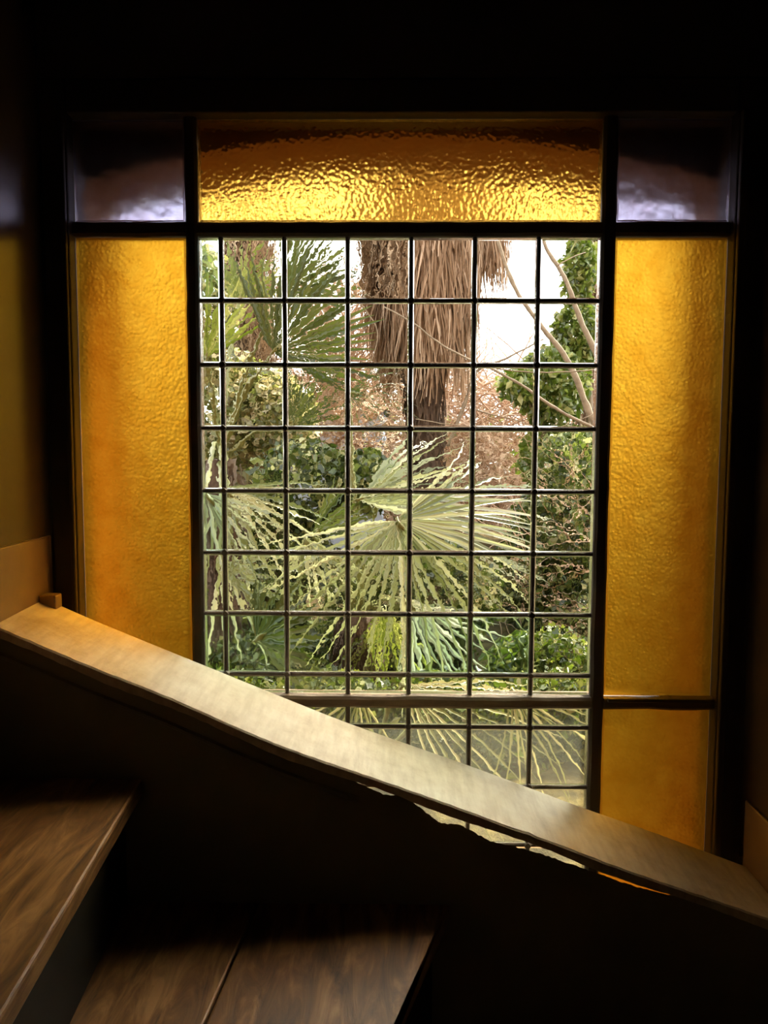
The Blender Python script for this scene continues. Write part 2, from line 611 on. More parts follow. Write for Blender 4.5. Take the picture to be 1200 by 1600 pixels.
def grid(colx, rowz, lower=False):
    for i, x in enumerate(colx[1:-1]):
        put('came', member((x, rowz[-1]), (x, rowz[0]), CH, -.006, .006, .0025, .0004, rw), win, M_lead)
    for j, z in enumerate(rowz[1:-1]):
        put('came', member((colx[0], z), (colx[-1], z), CH * .95, -.0055, .0055, .0025, .0004, rw), win, M_lead)
    V, Fc = [], []
    pts = []
    for k in range(12):
        a = 2 * math.pi * k / 12
        r = .0068 if k % 3 else .0082
        pts.append((math.cos(a) * r, math.sin(a) * r))
    for s, y in ((.75, -.0085), (1, -.006), (1, .006), (.75, .0085)):
        for p in pts:
            V.append((p[0] * s, y, p[1] * s))
    for q in range(3):
        for k in range(12):
            Fc.append((q * 12 + k, q * 12 + (k + 1) % 12, (q + 1) * 12 + (k + 1) % 12, (q + 1) * 12 + k))
    Fc.append(tuple(range(11, -1, -1)))
    Fc.append(tuple(36 + k for k in range(12)))
    jme = pyme(V, Fc)
    jme.materials.append(M_lead)
    for x in colx[1:-1]:
        for z in rowz[1:-1]:
            o = put('solder_joint', jme, win)
            o.location = (x, 0, z)
            o.rotation_euler = (0, rw.uniform(-.2, .2), 0)
            s = rw.uniform(.85, 1.08)
            o.scale = (s, 1, s)
    for i in range(len(colx) - 1):
        for j in range(len(rowz) - 1):
            a = colx[i] + (.0012 if i else .0005)
            b = colx[i + 1] - (.0012 if i < len(colx) - 2 else .0005)
            c = rowz[j + 1] + .0012
            d = rowz[j] - .0012
            if lower:
                mt = G_dusty
            else:
                mt = G_blur if (i, j) in blurred else G_streak if (i, j) in streaky else G_flat if (i, j) in flat else G_clear
            pane('clear_pane', a, b, c, d, mt, .005, .0045)


grid(colx, rowz)
grid(colx, rowz2, True)

# ------------------------------------------------------------------ trims inside
ps = at(77, 836, -.045)
sk = put('trim_1', box_me(XL + .001, ps.x, -1.6, -.043, ps.z - .24, ps.z, .004), None, M_skirt)
tag(sk, 'orange-brown board on the left wall above the string cap', 'trim', kind='structure')
pb = at(95, 927, -.075)
sk = put('trim_2', box_me(ps.x + .0005, pb.x, -.098, -.069, pb.z - .06, pb.z, .003), None, M_skirt)
tag(sk, 'small orange-lit stop block at the end of the left board', 'trim', kind='structure')
pr = at(1165, 1250, -.06)
sk = put('trim_3', box_me(pr.x, XR - .001, -1.2, -.057, pr.z - .42, pr.z, .004), None, M_skirt)
tag(sk, 'brown skirting board on the right wall beside the cap', 'trim', kind='structure')

# ------------------------------------------------------------------ staircase
st = empty('staircase', (0, -.8, 0))
tag(st, 'old wooden winding staircase with cream capped string crossing the window', 'staircase')
YN, YF = -.262, -.070
near_px = [(0, 983), (45, 1001), (90, 1021), (165, 1052), (225, 1074), (300, 1106), (377, 1141), (430, 1163), (492, 1186),
           (555, 1207), (614, 1227), (699, 1257), (760, 1279), (807, 1297), (847, 1311), (960, 1354), (1067, 1391), (1200, 1436)]
nz_ = [at(px, py, YN) for px, py in near_px]
nx = [p.x for p in nz_]
nzv = [p.z for p in nz_]


def capz(x):
    if x < nx[0]:
        s = (nzv[0] - nzv[3]) / (nx[0] - nx[3])
        return nzv[0] + s * (x - nx[0])
    if x > nx[-1]:
        s = (nzv[-1] - nzv[-4]) / (nx[-1] - nx[-4])
        return nzv[-1] + s * (x - nx[-1])
    return float(np.interp(x, nx, nzv))


far_px = [(95, 945), (130, 962), (300, 1031), (430, 1084), (540, 1128), (735, 1196), (920, 1265), (1000, 1292), (1105, 1331), (1200, 1366)]
fp = [at(px, py, YF) for px, py in far_px]


def farz(x):
    xs = [p.x for p in fp]
    zs = [p.z for p in fp]
    if x < xs[0]:
        return zs[0] + (capz(x) - capz(xs[0]))
    if x > xs[-1]:
        return zs[-1] + (capz(x) - capz(xs[-1]))
    return float(np.interp(x, xs, zs))


def smooth_fn(f):
    return lambda x: sum(f(x + d) * w_ for d, w_ in ((-.05, .15), (-.025, .22), (0, .26), (.025, .22), (.05, .15)))


farz_s = smooth_fn(farz)
capz_s = smooth_fn(capz)


def cap_me(x0, x1, th=.017):
    rc = random.Random(11)
    n = 110
    bm = bmesh.new()
    rings = []
    for i in range(n + 1):
        x = x0 + (x1 - x0) * i / n
        zn, zf = capz_s(x) * .6 + capz(x) * .4, farz_s(x)
        chip = rc.uniform(0, .0022) if rc.random() > .35 else 0
        if rc.random() < .06 and x > -.05:
            chip = rc.uniform(.004, .007)
        t = th + .002 * math.sin(x * 23) + rc.uniform(-.0008, .0008)
        ys = [YN + .0015 + chip, YN - 0, YN + .0005, YF, YF, YF - .003]
        prof = [(YN + .003 + chip, zn), (YN + chip * .8, zn - .0028), (YN + .0005 + chip * .4, zn - t), (YF, zf - t), (YF, zf - .002), (YF - .003, zf)]
        mid = [(YN + (YF - YN) * .5, (zn + zf) / 2 + .0006)]
        prof = prof[:1] + prof[1:] + mid
        rings.append([bm.verts.new((x, y, z)) for y, z in prof])
    k = len(rings[0])
    for i in range(n):
        for j in range(k):
            bm.faces.new((rings[i][j], rings[i][(j + 1) % k], rings[i + 1][(j + 1) % k], rings[i + 1][j]))
    bm.faces.new(rings[0])
    bm.faces.new(rings[-1][::-1])
    bmesh.ops.recalc_face_normals(bm, faces=bm.faces[:])
    me = bpy.data.meshes.new('m')
    bm.to_mesh(me)
    bm.free()
    return me


cap_o = put('string_cap', cap_me(ps.x + .001, pr.x - .001), st, M_cap)
cap_o['label'] = 'cream painted cap board, worn, lit by the window'

# string panel below the cap, with the gap through which the window shows
YP0, YP1 = YN + .004, YN + .026
gap_px = [(0, 0), (560, 0), (592, 3), (604, 4), (618, 0), (648, 0), (672, 10), (693, 19), (712, 14), (728, 10), (748, 14), (775, 19), (800, 15), (822, 12),
          (850, 9), (912, 7), (960, 6), (1010, 5), (1066, 0), (1200, 0)]


def panel_me(x0, x1):
    n = 260
    top = []
    rp = random.Random(8)
    for i in range(n + 1):
        x = x0 + (x1 - x0) * i / n
        zc = capz_s(x) * .6 + capz(x) * .4
        px = 600 + (x - CAM.x) / 1.2249 * 1200 + 16
        gp = float(np.interp(px, [a for a, b in gap_px], [b for a, b in gap_px])) / 980.0
        if gp > .003:
            gp += rp.uniform(-.0012, .0012)
        top.append((x, zc - .0185 - gp if gp > 0 else zc - .0165))
    bm = bmesh.new()
    zb = .0
    # the back arris is planed away, so the gap opens towards the window
    A = [[bm.verts.new((x, y, z - dz)) for x, z in top] for y, dz in ((YP0, 0), (YP1, .024))]
    B = [[bm.verts.new((x, y, zb)) for x, z in top] for y in (YP0, YP1)]
    for i in range(n):
        bm.faces.new((A[0][i], A[0][i + 1], B[0][i + 1], B[0][i]))
        bm.faces.new((A[1][i], A[1][i + 1], B[1][i + 1], B[1][i]))
        bm.faces.new((A[0][i], A[0][i + 1], A[1][i + 1], A[1][i]))
        bm.faces.new((B[0][i], B[0][i + 1], B[1][i + 1], B[1][i]))
    bm.faces.new((A[0][0], A[1][0], B[1][0], B[0][0]))
    bm.faces.new((A[0][n], A[1][n], B[1][n], B[0][n]))
    bmesh.ops.recalc_face_normals(bm, faces=bm.faces[:])
    me = bpy.data.meshes.new('m')
    bm.to_mesh(me)
    bm.free()
    return me


pan = put('string_panel', panel_me(ps.x + .001, pr.x - .001), st, M_panel)
pan['label'] = 'dark inner face of the string in shadow'


# slim moulding just below the cap on the room side
def mould_me(x0, x1):
    n = 40
    bm = bmesh.new()
    rings = []
    for i in range(n + 1):
        x = x0 + (x1 - x0) * i / n
        z = capz_s(x) - .040
        rings.append([bm.verts.new(p) for p in ((x, YP0 + .001, z), (x, YP0 - .006, z - .003), (x, YP0 - .006, z - .008), (x, YP0 + .001, z - .012))])
    for i in range(n):
        for j in range(4):
            bm.faces.new((rings[i][j], rings[i][(j + 1) % 4], rings[i + 1][(j + 1) % 4], rings[i + 1][j]))
    bm.faces.new(rings[0])
    bm.faces.new(rings[-1][::-1])
    bmesh.ops.recalc_face_normals(bm, faces=bm.faces[:])
    me = bpy.data.meshes.new('m')
    bm.to_mesh(me)
    bm.free()
    return me


put('moulding', mould_me(ps.x + .002, at(560, 1250, YN).x), st, M_panel)

TY = YP0 - .001
Z1 = at(228, 1216, TY).z
Z2 = at(712, 1412, TY).z
RISE = Z1 - Z2
a1, b1 = atz(222, 1217, Z1), atz(0, 1590, Z1)
a2, b2 = atz(704, 1412, Z2), atz(620, 1600, Z2)


def ext(a, b, Y):
    t = (Y - a.y) / (b.y - a.y)
    return Vector((a.x + (b.x - a.x) * t, Y))


YE = -1.75
xl = XL + .001
TH = .03


def tread(name, poly, z, uneven=True):
    me = poly_prism([Vector((p[0], p[1], z)) for p in poly], (0, 0, -TH), .004)
    return put(name, me, st, M_wood)


n1a, n1b = ext(a1, b1, TY), ext(a1, b1, YE)
n2a, n2b = ext(a2, b2, TY), ext(a2, b2, YE)
# tread 1 and tread 2; the second is two boards with an open joint
tread('tread_board', [(xl, TY), (n1a.x, TY), (n1b.x, YE), (xl, YE)], Z1)
s1, s2 = atz(307, 1520, Z2), atz(237, 1600, Z2)
sa, sb = ext(s1, s2, TY), ext(s1, s2, YE)
back = .03
r1a, r1b = Vector((n1a.x - back, TY)), Vector((n1b.x - back, YE))
lo = Vector((r1a.x - .02, TY))
q1 = Vector((max(sb.x, r1b.x - .015), YE))
tread('tread_board', [(r1a.x - .02, TY), (sa.x - .0012, TY), (q1.x - .0012, YE), (r1b.x - .02, YE)], Z2)
tread('tread_board', [(sa.x + .0012, TY), (n2a.x, TY), (n2b.x, YE), (q1.x + .0012, YE)], Z2)
n3a, n3b = Vector((n2a.x + .36, TY)), Vector((n2a.x - .02, YE))
r2a, r2b = Vector((n2a.x - back, TY)), Vector((n2b.x - back, YE))
tread('tread_board', [(r2a.x - .02, TY), (n3a.x, TY), (n3b.x, YE), (r2b.x - .02, YE)], Z2 - RISE)


def riser(a, b, z0, z1):
    d = (b - a).normalized()
    nn = Vector((d.y, -d.x))
    if nn.x > 0:
        nn = -nn
    q = [a, b, b + nn * .018, a + nn * .018]
    put('riser', poly_prism([Vector((p.x, p.y, z1)) for p in q], (0, 0, z0 - z1)), st, M_riser)


riser(r1a, r1b, Z2, Z1 - TH)
riser(r2a, r2b, Z2 - RISE, Z2 - TH)
riser(Vector((n3a.x - back, TY)), Vector((n3b.x - back, YE)), 0, Z2 - RISE - TH)
put('newel_wall', box_me(xl, n3b.x + .5, YE - .06, YE - .002, 0, Z1 + .02, .004), st, M_panel)

# ------------------------------------------------------------------ garden
GZ = .35
def ground():
    n = 40
    V, Fc = [], []
    rg = random.Random(2)
    for j in range(n + 1):
        for i in range(n + 1):
            x = -12 + 24 * i / n
            y = .31 + 20 * (j / n) ** 1.4
            V.append((x, y, GZ + rg.uniform(-.03, .03) + .03 * y))
    for j in range(n):
        for i in range(n):
            a = j * (n + 1) + i
            Fc.append((a, a + 1, a + n + 2, a + n + 1))
    return pyme(V, Fc)


struct('ground', ground(), M_litter, 'brown garden soil covered with leaf litter outside the window', 'ground')

LEAF = {
    'dark': leaf_mat('dark_fan', [(0, (.035, .055, .015)), (.6, (.07, .105, .028)), (1, (.11, .14, .04))], .2, .4),
    'pale': leaf_mat('pale_fan', [(0, (.11, .14, .05)), (.5, (.28, .32, .16)), (1, (.50, .52, .32))], .3, .35, .7),
    'blue': leaf_mat('bluish_fan', [(0, (.12, .15, .09)), (.5, (.27, .31, .21)), (1, (.46, .48, .37))], .3, .35, .7),
    'fresh': leaf_mat('fresh_fan', [(0, (.09, .12, .022)), (.5, (.17, .20, .05)), (1, (.32, .33, .12))], .45, .4),
    'straw': leaf_mat('straw_fan', [(0, (.16, .17, .06)), (.5, (.32, .31, .14)), (1, (.50, .46, .26))], .3, .5),
}
M_petiole = rough_mat('petiole', [(.3, (.14, .16, .05)), (.7, (.24, .24, .09))], 30, .5, .2)
M_ivy = leaf_mat('ivy_leaves', [(0, (.05, .085, .015)), (.45, (.13, .18, .035)), (.8, (.24, .29, .08)), (1, (.48, .48, .24))], .4, .3, .8)
M_bush = leaf_mat('bush_leaves', [(0, (.06, .07, .02)), (.4, (.17, .19, .06)), (.7, (.34, .29, .14)), (1, (.62, .55, .36))], .4, .3, .8)
M_under = leaf_mat('undergrowth', [(0, (.02, .032, .008)), (.5, (.07, .10, .022)), (.8, (.18, .21, .06)), (1, (.52, .50, .26))], .35, .4, .6)
M_low = leaf_mat('low_ground_leaves', [(0, (.02, .035, .008)), (.6, (.08, .11, .022)), (.9, (.16, .18, .045)), (1, (.36, .34, .16))], .35, .4, .5)
M_shag = leaf_mat('dead_frond_fibre', [(0, (.13, .075, .04)), (.4, (.26, .17, .10)), (.8, (.40, .28, .18)), (1, (.55, .42, .30))], .12, .8, .2)
M_core = rough_mat('trunk_core', [(.3, (.05, .03, .02)), (.7, (.12, .08, .05))], 20, .9, .6)
M_twig = leaf_mat('dry_twigs', [(0, (.30, .18, .11)), (.5, (.48, .33, .22)), (1, (.62, .48, .36))], .05, .8, .2)
M_bark = rough_mat('smooth_grey_bark', [(.3, (.16, .12, .075)), (.7, (.30, .24, .16))], 25, .8, .4)


def leaflet_me(seed, fuse, width, droop, mat, nr=8, kink=0.0):
    r = random.Random(seed)
    V, Fc = [], []
    kx = r.uniform(-.02, .02)
    kk = r.uniform(.55, .8)
    for i in range(nr + 1):
        t = i / nr
        x = .03 + .97 * t
        if t < fuse:
            h = width * (t / fuse) * .98 + .002
        else:
            u = (t - fuse) / (1 - fuse)
            h = width * (1 - u) ** .75 * (1 + .15 * math.sin(u * 3.1)) + .0008
        z = -droop * max(0, t - .35) ** 2 * 2.2
        if kink and t > kk:
            z -= kink * (t - kk)
        y = kx * t * t
        fold = h * .55
        V += [(x, y - h, z + fold * .5), (x, y, z - fold * .5), (x, y + h, z + fold * .5)]
        if i:
            a = (i - 1) * 3
            Fc += [(a, a + 1, a + 4, a + 3), (a + 1, a + 2, a + 5, a + 4)]
    me = pyme(V, Fc)
    me.materials.append(mat)
    return me


LM = {}


def leaflets(tone, fuse, width, droop, kink):
    k = (tone, round(fuse, 2), round(width, 3), round(droop, 2), round(kink, 2))
    if k not in LM:
        LM[k] = [leaflet_me(s + hash(tone) % 1, fuse, width, droop * (.6 + .25 * s), LEAF[tone], 8, kink * (s % 3) * .5) for s in range(5)]
    return LM[k]


rf = random.Random(21)


def fan(palm, crown, hub, R, axis, normal, spread, n, tone, droop=.15, fuse=.38, kink=0.0, wf=1.0, pet=.010):
    """one fan leaf: petiole mesh from the crown to the hub, one child object per leaflet"""
    hub, crown = Vector(hub), Vector(crown)
    ax = Vector(axis).normalized()
    nn = Vector(normal)
    nn = (nn - ax * nn.dot(ax)).normalized()
    side = nn.cross(ax)
    mid = (hub + crown) / 2 + Vector((0, 0, .10 * (hub - crown).length))
    pts = spline([crown, mid, hub], 5)
    V, Fc = [], []
    tube_data(pts, [pet * (1.2 - .6 * i / (len(pts) - 1)) for i in range(len(pts))], 5, V, Fc)
    # hastula: small ridge where the leaflets join
    tube_data([hub - ax * .01, hub + ax * .03, hub + ax * .05], [pet * .7, pet * .8, .001], 5, V, Fc)
    me = pyme(V, Fc)
    f = put('fan_leaf', me, palm, M_petiole, True)
    step = math.radians(spread) / max(1, n - 1)
    width = fuse * math.tan(step / 2) * .92 * wf
    ms = leaflets(tone, fuse, width, droop, kink)
    inv = Matrix.Identity(4)
    for i in range(n):
        a = -math.radians(spread) / 2 + step * i + rf.uniform(-.25, .25) * step
        L = R * (.72 + .28 * math.cos(a * .75)) * rf.uniform(.9, 1.06)
        d = ax * math.cos(a) + side * math.sin(a)
        s2 = nn.cross(d)
        zig = nn + s2 * rf.uniform(-.25, .25)
        zig = (zig - d * zig.dot(d)).normalized()
        s2 = zig.cross(d)
        m = Matrix((d, s2, zig)).transposed().to_4x4()
        o = bpy.data.objects.new('leaflet', ms[rf.randrange(5)])
        COL.objects.link(o)
        o.parent = f
        o.matrix_parent_inverse = Matrix.Identity(4)
        # f sits at the palm's base through its parent, so cancel that offset
        o.matrix_basis = Matrix.Translation(hub) @ m @ Matrix.Diagonal((L, L, L, 1))
    return f


def shag(n, p0, p1, rfun, seed, lmin=.18, lmax=.45, wdt=.012, flare=.35, ang=None):
    """hanging dead-frond fibres all round a trunk between heights"""
    r = random.Random(seed)
    V, Fc = [], []
    p0, p1 = Vector(p0), Vector(p1)
    for i in range(n):
        t = r.random()
        c = p0.lerp(p1, t)
        a = r.uniform(0, 2 * math.pi) if ang is None else r.uniform(*ang)
        rad = rfun(t)
        er = Vector((math.cos(a), math.sin(a), 0))
        et = Vector((-math.sin(a), math.cos(a), 0))
        st_ = c + er * rad * r.uniform(.86, 1.0)
        L = r.uniform(lmin, lmax)
        fl = r.uniform(.03, flare)
        wv = wdt * r.uniform(.5, 1.4)
        sl = r.uniform(-.25, .25)
        b = len(V)
        for k in range(4):
            u = k / 3
            p = st_ + er * (fl * L * math.sin(u * 1.9) * .8 + .01) + et * (sl * L * u) + Vector((0, 0, -L * u))
            hw = wv * (1 - .8 * u) / 2
            V += [tuple(p - et * hw), tuple(p + et * hw + er * .004)]
        for k in range(3):
            Fc.append((b + 2 * k, b + 2 * k + 1, b + 2 * k + 3, b + 2 * k + 2))
    return pyme(V, Fc)


def trunk(palm, p0, p1, rfun, name='trunk', n=10):
    p0, p1 = Vector(p0), Vector(p1)
    pts = [p0.lerp(p1, i / n) for i in range(n + 1)]
    return tube(name, pts, [rfun(i / n) for i in range(n + 1)], palm, M_core, 14)


# --- big shaggy palm in the middle
YT = 4.1
tb = at(672, 716, YT)
tt = at(650, 330, YT)
base = Vector((tb.x - .0, YT, GZ + .12))
top = Vector((tt.x - .02, YT, 5.2))
bigp = empty('tall_palm', base)
tag(bigp, 'tall palm with thick skirt of dead brown fronds behind the clear panes', 'palm')
zsk = [at(672, y, YT).z for y in (695, 640, 580, 540, 470, 380, 200)]


def r_big(t):
    z = base.z + (top.z - base.z) * t
    return float(np.interp(z, [0, zsk[0], zsk[1], zsk[2], zsk[3], zsk[4], zsk[5], zsk[6], 5.2],
                           [.14, .13, .13, .15, .25, .34, .38, .40, .42]))


trunk(bigp, base, top, lambda t: r_big(t) * .86)
tf = lambda z: (z - base.z) / (top.z - base.z)
o = put('dead_frond_skirt', shag(9000, base.lerp(top, tf(zsk[3])), top, lambda t: r_big(tf(zsk[3]) + t * (1 - tf(zsk[3]))), 5, .15, .5, .016, .22), bigp, M_shag)
o['kind'] = 'stuff'
o = put('trunk_fibre', shag(900, base, base.lerp(top, tf(zsk[2]) + .02), lambda t: r_big(t * tf(zsk[2])), 6, .08, .2, .02, .12), bigp, M_core)
o['kind'] = 'stuff'
# loose fringe that hangs out at the right (the tuft against the sky)
fr = at(762, 340, YT)
o = put('hanging_frond_tuft', shag(2200, (fr.x + .02, YT + .05, fr.z + .9), (fr.x, YT + .05, at(762, 400, YT).z), lambda t: .16 - .08 * t, 9, .12, .36, .014, .25), bigp, M_shag)
o['kind'] = 'stuff'
tube('frond_stub', [(top.x, YT, fr.z + .2), (fr.x, YT + .05, fr.z + .95)], [.1, .06], bigp, M_core)
for k in range(9):
    a = k * .7 + .3
    hub = top + Vector((math.cos(a) * .7, math.sin(a) * .7, .5 + .2 * math.sin(k * 2.1)))
    fan(bigp, top, hub, .8, (math.cos(a), math.sin(a), .1), (0, 0, 1), 200, 16, 'dark', .3)

# --- second shaggy trunk at the right edge of the clear light
YR = 5.0
b2_, t2_ = at(930, 800, YR), at(925, 330, YR)
pr2 = Vector((b2_.x + .07, YR, GZ + .15))
tr2 = Vector((t2_.x + .12, YR, 4.8))
rp_ = empty('shaggy_palm_trunk', pr2)
tag(rp_, 'pinkish brown fibrous palm trunk at right edge of clear panes behind ivy', 'palm')
trunk(rp_, pr2, tr2, lambda t: .15)
o = put('dead_frond_skirt', shag(3500, pr2, tr2, lambda t: .18 + .05 * t, 15, .15, .45, .015, .2), rp_, M_shag)
o['kind'] = 'stuff'

# --- third trunk, upper left behind the fans
YL3 = 4.9
b3 = at(385, 700, YL3)
pl = Vector((b3.x, YL3, GZ + .15))
tl = Vector((at(388, 350, YL3).x, YL3, 4.6))
lp_ = empty('shaggy_palm_trunk', pl)
tag(lp_, 'brown fibrous palm trunk at upper left, half hidden by green fans', 'palm')
trunk(lp_, pl, tl, lambda t: .14)
o = put('dead_frond_skirt', shag(3000, pl, tl, lambda t: .16 + .04 * t, 16, .15, .45, .015, .2), lp_, M_shag)
o['kind'] = 'stuff'

# --- front palm with the great pale fan
def small_palm(px, py, Y, label, rad=.09):
    c = at(px, py, Y)
    b = Vector((c.x, Y, GZ + .02 * Y))
    e = empty('fan_palm', b)
    tag(e, label, 'palm')
    trunk(e, b, c, lambda t: rad * .8, n=5)
    o = put('trunk_fibre', shag(500, b, c, lambda t: rad, int(px), .08, .2, .012, .3), e, M_core)
    o['kind'] = 'stuff'
    return e, c


A, ca = small_palm(560, 960, 2.0, 'fan palm with great pale drooping leaf in the middle of the clear panes')
fan(A, ca, at(622, 812, 1.25), .66, (.45, -.15, -.78), (.1, -.75, .60), 215, 34, 'pale', .20, .26, .2)
fan(A, ca, at(558, 782, 1.6), .52, (1, .0, .36), (-.1, -.55, .80), 96, 18, 'pale', .10, .4, .1)
fan(A, ca, at(590, 782, 1.75), .80, (1, .1, -.20), (.0, -.8, .5), 40, 12, 'blue', .08, .4)
fan(A, ca, at(545, 612, 2.1), .32, (1, -.1, -.12), (0, -.9, .4), 120, 15, 'dark', .35, .10, .1)
fan(A, ca, at(488, 835, 1.6), .26, (.75, 0, .55), (.2, -.9, .4), 70, 12, 'dark', .05, .6)
fan(A, ca, at(478, 838, 1.5), .34, (.25, -.1, -1), (0, -.9, .35), 90, 11, 'pale', .12, .3)
fan(A, ca, at(600, 950, 1.9), .40, (.05, -.1, -1), (0, -.95, .2), 80, 14, 'fresh', .05, .4)
fan(A, ca, at(640, 940, 1.7), .46, (.6, -.1, -.8), (0, -.95, .2), 90, 15, 'blue', .15, .35)

B, cb = small_palm(345, 720, 2.2, 'fan palm with dark upright fans at upper left of the clear panes')
fan(B, cb, at(426, 552, 1.7), .47, (.66, .05, .64), (.15, -.95, .1), 140, 30, 'dark', .05, .58)
fan(B, cb, at(440, 462, 1.9), .36, (.72, .05, .62), (.1, -.95, -.2), 95, 22, 'dark', .05, .55)
fan(B, cb, at(452, 668, 1.9), .30, (.55, 0, .68), (.1, -.95, .1), 80, 15, 'dark', .05, .42)
fan(B, cb, at(352, 762, 1.2), .42, (.62, -.15, -.68), (.1, -.8, .6), 120, 14, 'pale', .12, .26, .2)
fan(B, cb, at(322, 560, 1.9), .42, (.05, 0, 1), (0, -.95, .2), 110, 18, 'fresh', .12, .4)
fan(B, cb, at(372, 470, 2.6), .36, (.3, 0, 1), (0, -.95, .2), 130, 18, 'fresh', .12, .4)
fan(B, cb, at(322, 770, 1.0), .32, (.55, -.1, -.7), (0, -.9, .4), 70, 8, 'blue', .05, .25)
fan(B, cb, at(345, 880, 1.5), .44, (.72, -.1, -.55), (0, -.8, .5), 110, 12, 'pale', .2, .26)
fan(B, cb, at(400, 1000, 1.4), .32, (.5, -.1, .3), (0, -.9, .4), 140, 16, 'dark', .1, .5)

C3, cc = small_palm(585, 1190, 1.3, 'low fan palm with straw coloured fingers behind the dusty lower panes', .06)
fan(C3, cc, at(630, 1070, .95), .60, (.85, -.15, -.55), (0, -.7, .7), 80, 13, 'straw', .15, .2, 0, .7)
fan(C3, cc, at(800, 1080, .9), .42, (.55, -.1, -.80), (0, -.7, .7), 100, 13, 'straw', .15, .2, 0, .7)
fan(C3, cc, at(560, 1080, .9), .30, (-.3, -.1, -.75), (0, -.7, .7), 110, 10, 'straw', .15, .2, 0, .7)


# --- shrubs
def leaf_cloud(n, blobs, size, seed, mode='leaf'):
    r = np.random.RandomState(seed)
    per = [max(1, int(n * b[4])) for b in blobs]
    C, S_ = [], []
    for b, k in zip(blobs, per):
        d = r.normal(size=(k, 3))
        d /= np.linalg.norm(d, axis=1)[:, None]
        rr = r.uniform(.35, 1.0, (k, 1)) ** .5
        C.append(np.array(b[0]) + d * rr * np.array(b[1:4]))
    C = np.concatenate(C)
    k = len(C)
    a = r.normal(size=(k, 3))
    a /= np.linalg.norm(a, axis=1)[:, None]
    a[:, 2] -= .3
    u = np.cross(a, r.normal(size=(k, 3)))
    u /= np.linalg.norm(u, axis=1)[:, None]
    nrm = np.cross(a, u)
    sz = size * r.uniform(.5, 1.35, (k, 1))
    V = np.stack([C, C + (a * .45 + u * .36) * sz + nrm * sz * .12, C + a * sz, C + (a * .45 - u * .36) * sz + nrm * sz * .12], 1).reshape(-1, 3)
    idx = np.arange(k)[:, None] * 4
    Fc = np.concatenate([idx + np.array([[0, 1, 2]]), idx + np.array([[0, 2, 3]])], 0)
    me = bpy.data.meshes.new('m')
    me.from_pydata(V.tolist(), [], Fc.tolist())
    return me


def shrub(name, label, cat, base, blobs, n, size, seed, mat, stems=6):
    base = Vector(base)
    e = empty(name, base)
    tag(e, label, cat)
    o = put('foliage', leaf_cloud(n, blobs, size, seed), e, mat)
    o['kind'] = 'stuff'
    r = random.Random(seed)
    for k in range(stems):
        b = blobs[k % len(blobs)]
        tip = Vector(b[0]) + Vector((r.uniform(-.5, .5) * b[1], 0, r.uniform(0, .6) * b[3]))
        mid = base.lerp(tip, .5) + Vector((r.uniform(-.15, .15), r.uniform(-.1, .1), .1))
        pts = spline([base + Vector((r.uniform(-.06, .06), 0, 0)), mid, tip], 5)
        tube('stem', pts, [.022 * (1 - .8 * i / (len(pts) - 1)) + .003 for i in range(len(pts))], e, M_bark, 6)
    return e


def bl(px, py, Y, rx, ry, rz, wt):
    p = at(px, py, Y)
    return (tuple(p), rx, ry, rz, wt)


gb = lambda px, Y: (at(px, 900, Y).x, Y, GZ + .03 * Y)
shrub('ivy_bush', 'bright green ivy mass climbing at the right against the sky', 'ivy', gb(880, 4.2),
      [bl(860, 600, 4.2, .28, .4, .28, .3), bl(905, 520, 4.3, .2, .3, .25, .2), bl(905, 420, 4.3, .12, .2, .28, .12),
       bl(870, 720, 4.2, .28, .4, .3, .25), bl(812, 600, 4.0, .16, .3, .12, .07)], 9000, .055, 3, M_ivy)
shrub('undergrowth_shrub', 'tangled green shrub at lower right behind the palm fingers', 'shrub', gb(880, 3.4),
      [bl(885, 830, 3.4, .40, .3, .3, .35), bl(900, 960, 3.3, .4, .3, .3, .3), bl(830, 900, 3.4, .3, .3, .3, .2), bl(900, 730, 3.5, .3, .3, .25, .15)], 10000, .045, 4, M_under, 8)
shrub('undergrowth_shrub', 'dense dark green shrub low in the middle under the great fan', 'shrub', gb(640, 2.6),
      [bl(640, 930, 2.6, .5, .25, .35, .5), bl(600, 1020, 2.6, .5, .25, .25, .5)], 8000, .045, 5, M_under)
shrub('undergrowth_shrub', 'mixed green shrub at lower left behind the drooping fingers', 'shrub', gb(400, 3.2),
      [bl(400, 860, 3.2, .5, .3, .4, .4), bl(380, 990, 3.2, .5, .3, .3, .3), bl(480, 760, 3.2, .35, .3, .3, .2), bl(570, 750, 3.2, .22, .3, .2, .12)], 11000, .05, 6, M_under)
shrub('leafy_bush', 'light yellow-green leafy bush filling the left edge behind the palm', 'shrub', gb(330, 4.1),
      [bl(330, 650, 4.1, .5, .35, .55, .4), bl(290, 480, 4.1, .40, .35, .5, .3), bl(420, 650, 4.1, .35, .3, .35, .25)], 9000, .06, 7, M_bush)
for q, (px, Yq, lb) in enumerate(((520, 1.55, 'low leafy ground cover left of centre seen just above the window rail'),
                                  (700, 1.45, 'low leafy ground cover in the middle seen just above the window rail'),
                                  (880, 1.55, 'low leafy ground cover at right seen just above the window rail'),
                                  (350, 1.45, 'low leafy ground cover at the left edge close to the wall'),
                                  (850, 2.15, 'knee-high dark green ground cover under the tips of the great fan'),
                                  (400, 2.15, 'knee-high dark green ground cover below the left drooping fingers'))):
    c = at(px, 1075 if Yq < 2 else 1005, Yq)
    shrub('ground_cover', lb, 'plant', (c.x, Yq, GZ + .04),
          [((c.x, Yq, c.z - .12), .30, .22, .20, .6), ((c.x + .1, Yq, c.z - .35), .38, .25, .25, .5)], 5200, .036, 40 + q, M_low, 4)
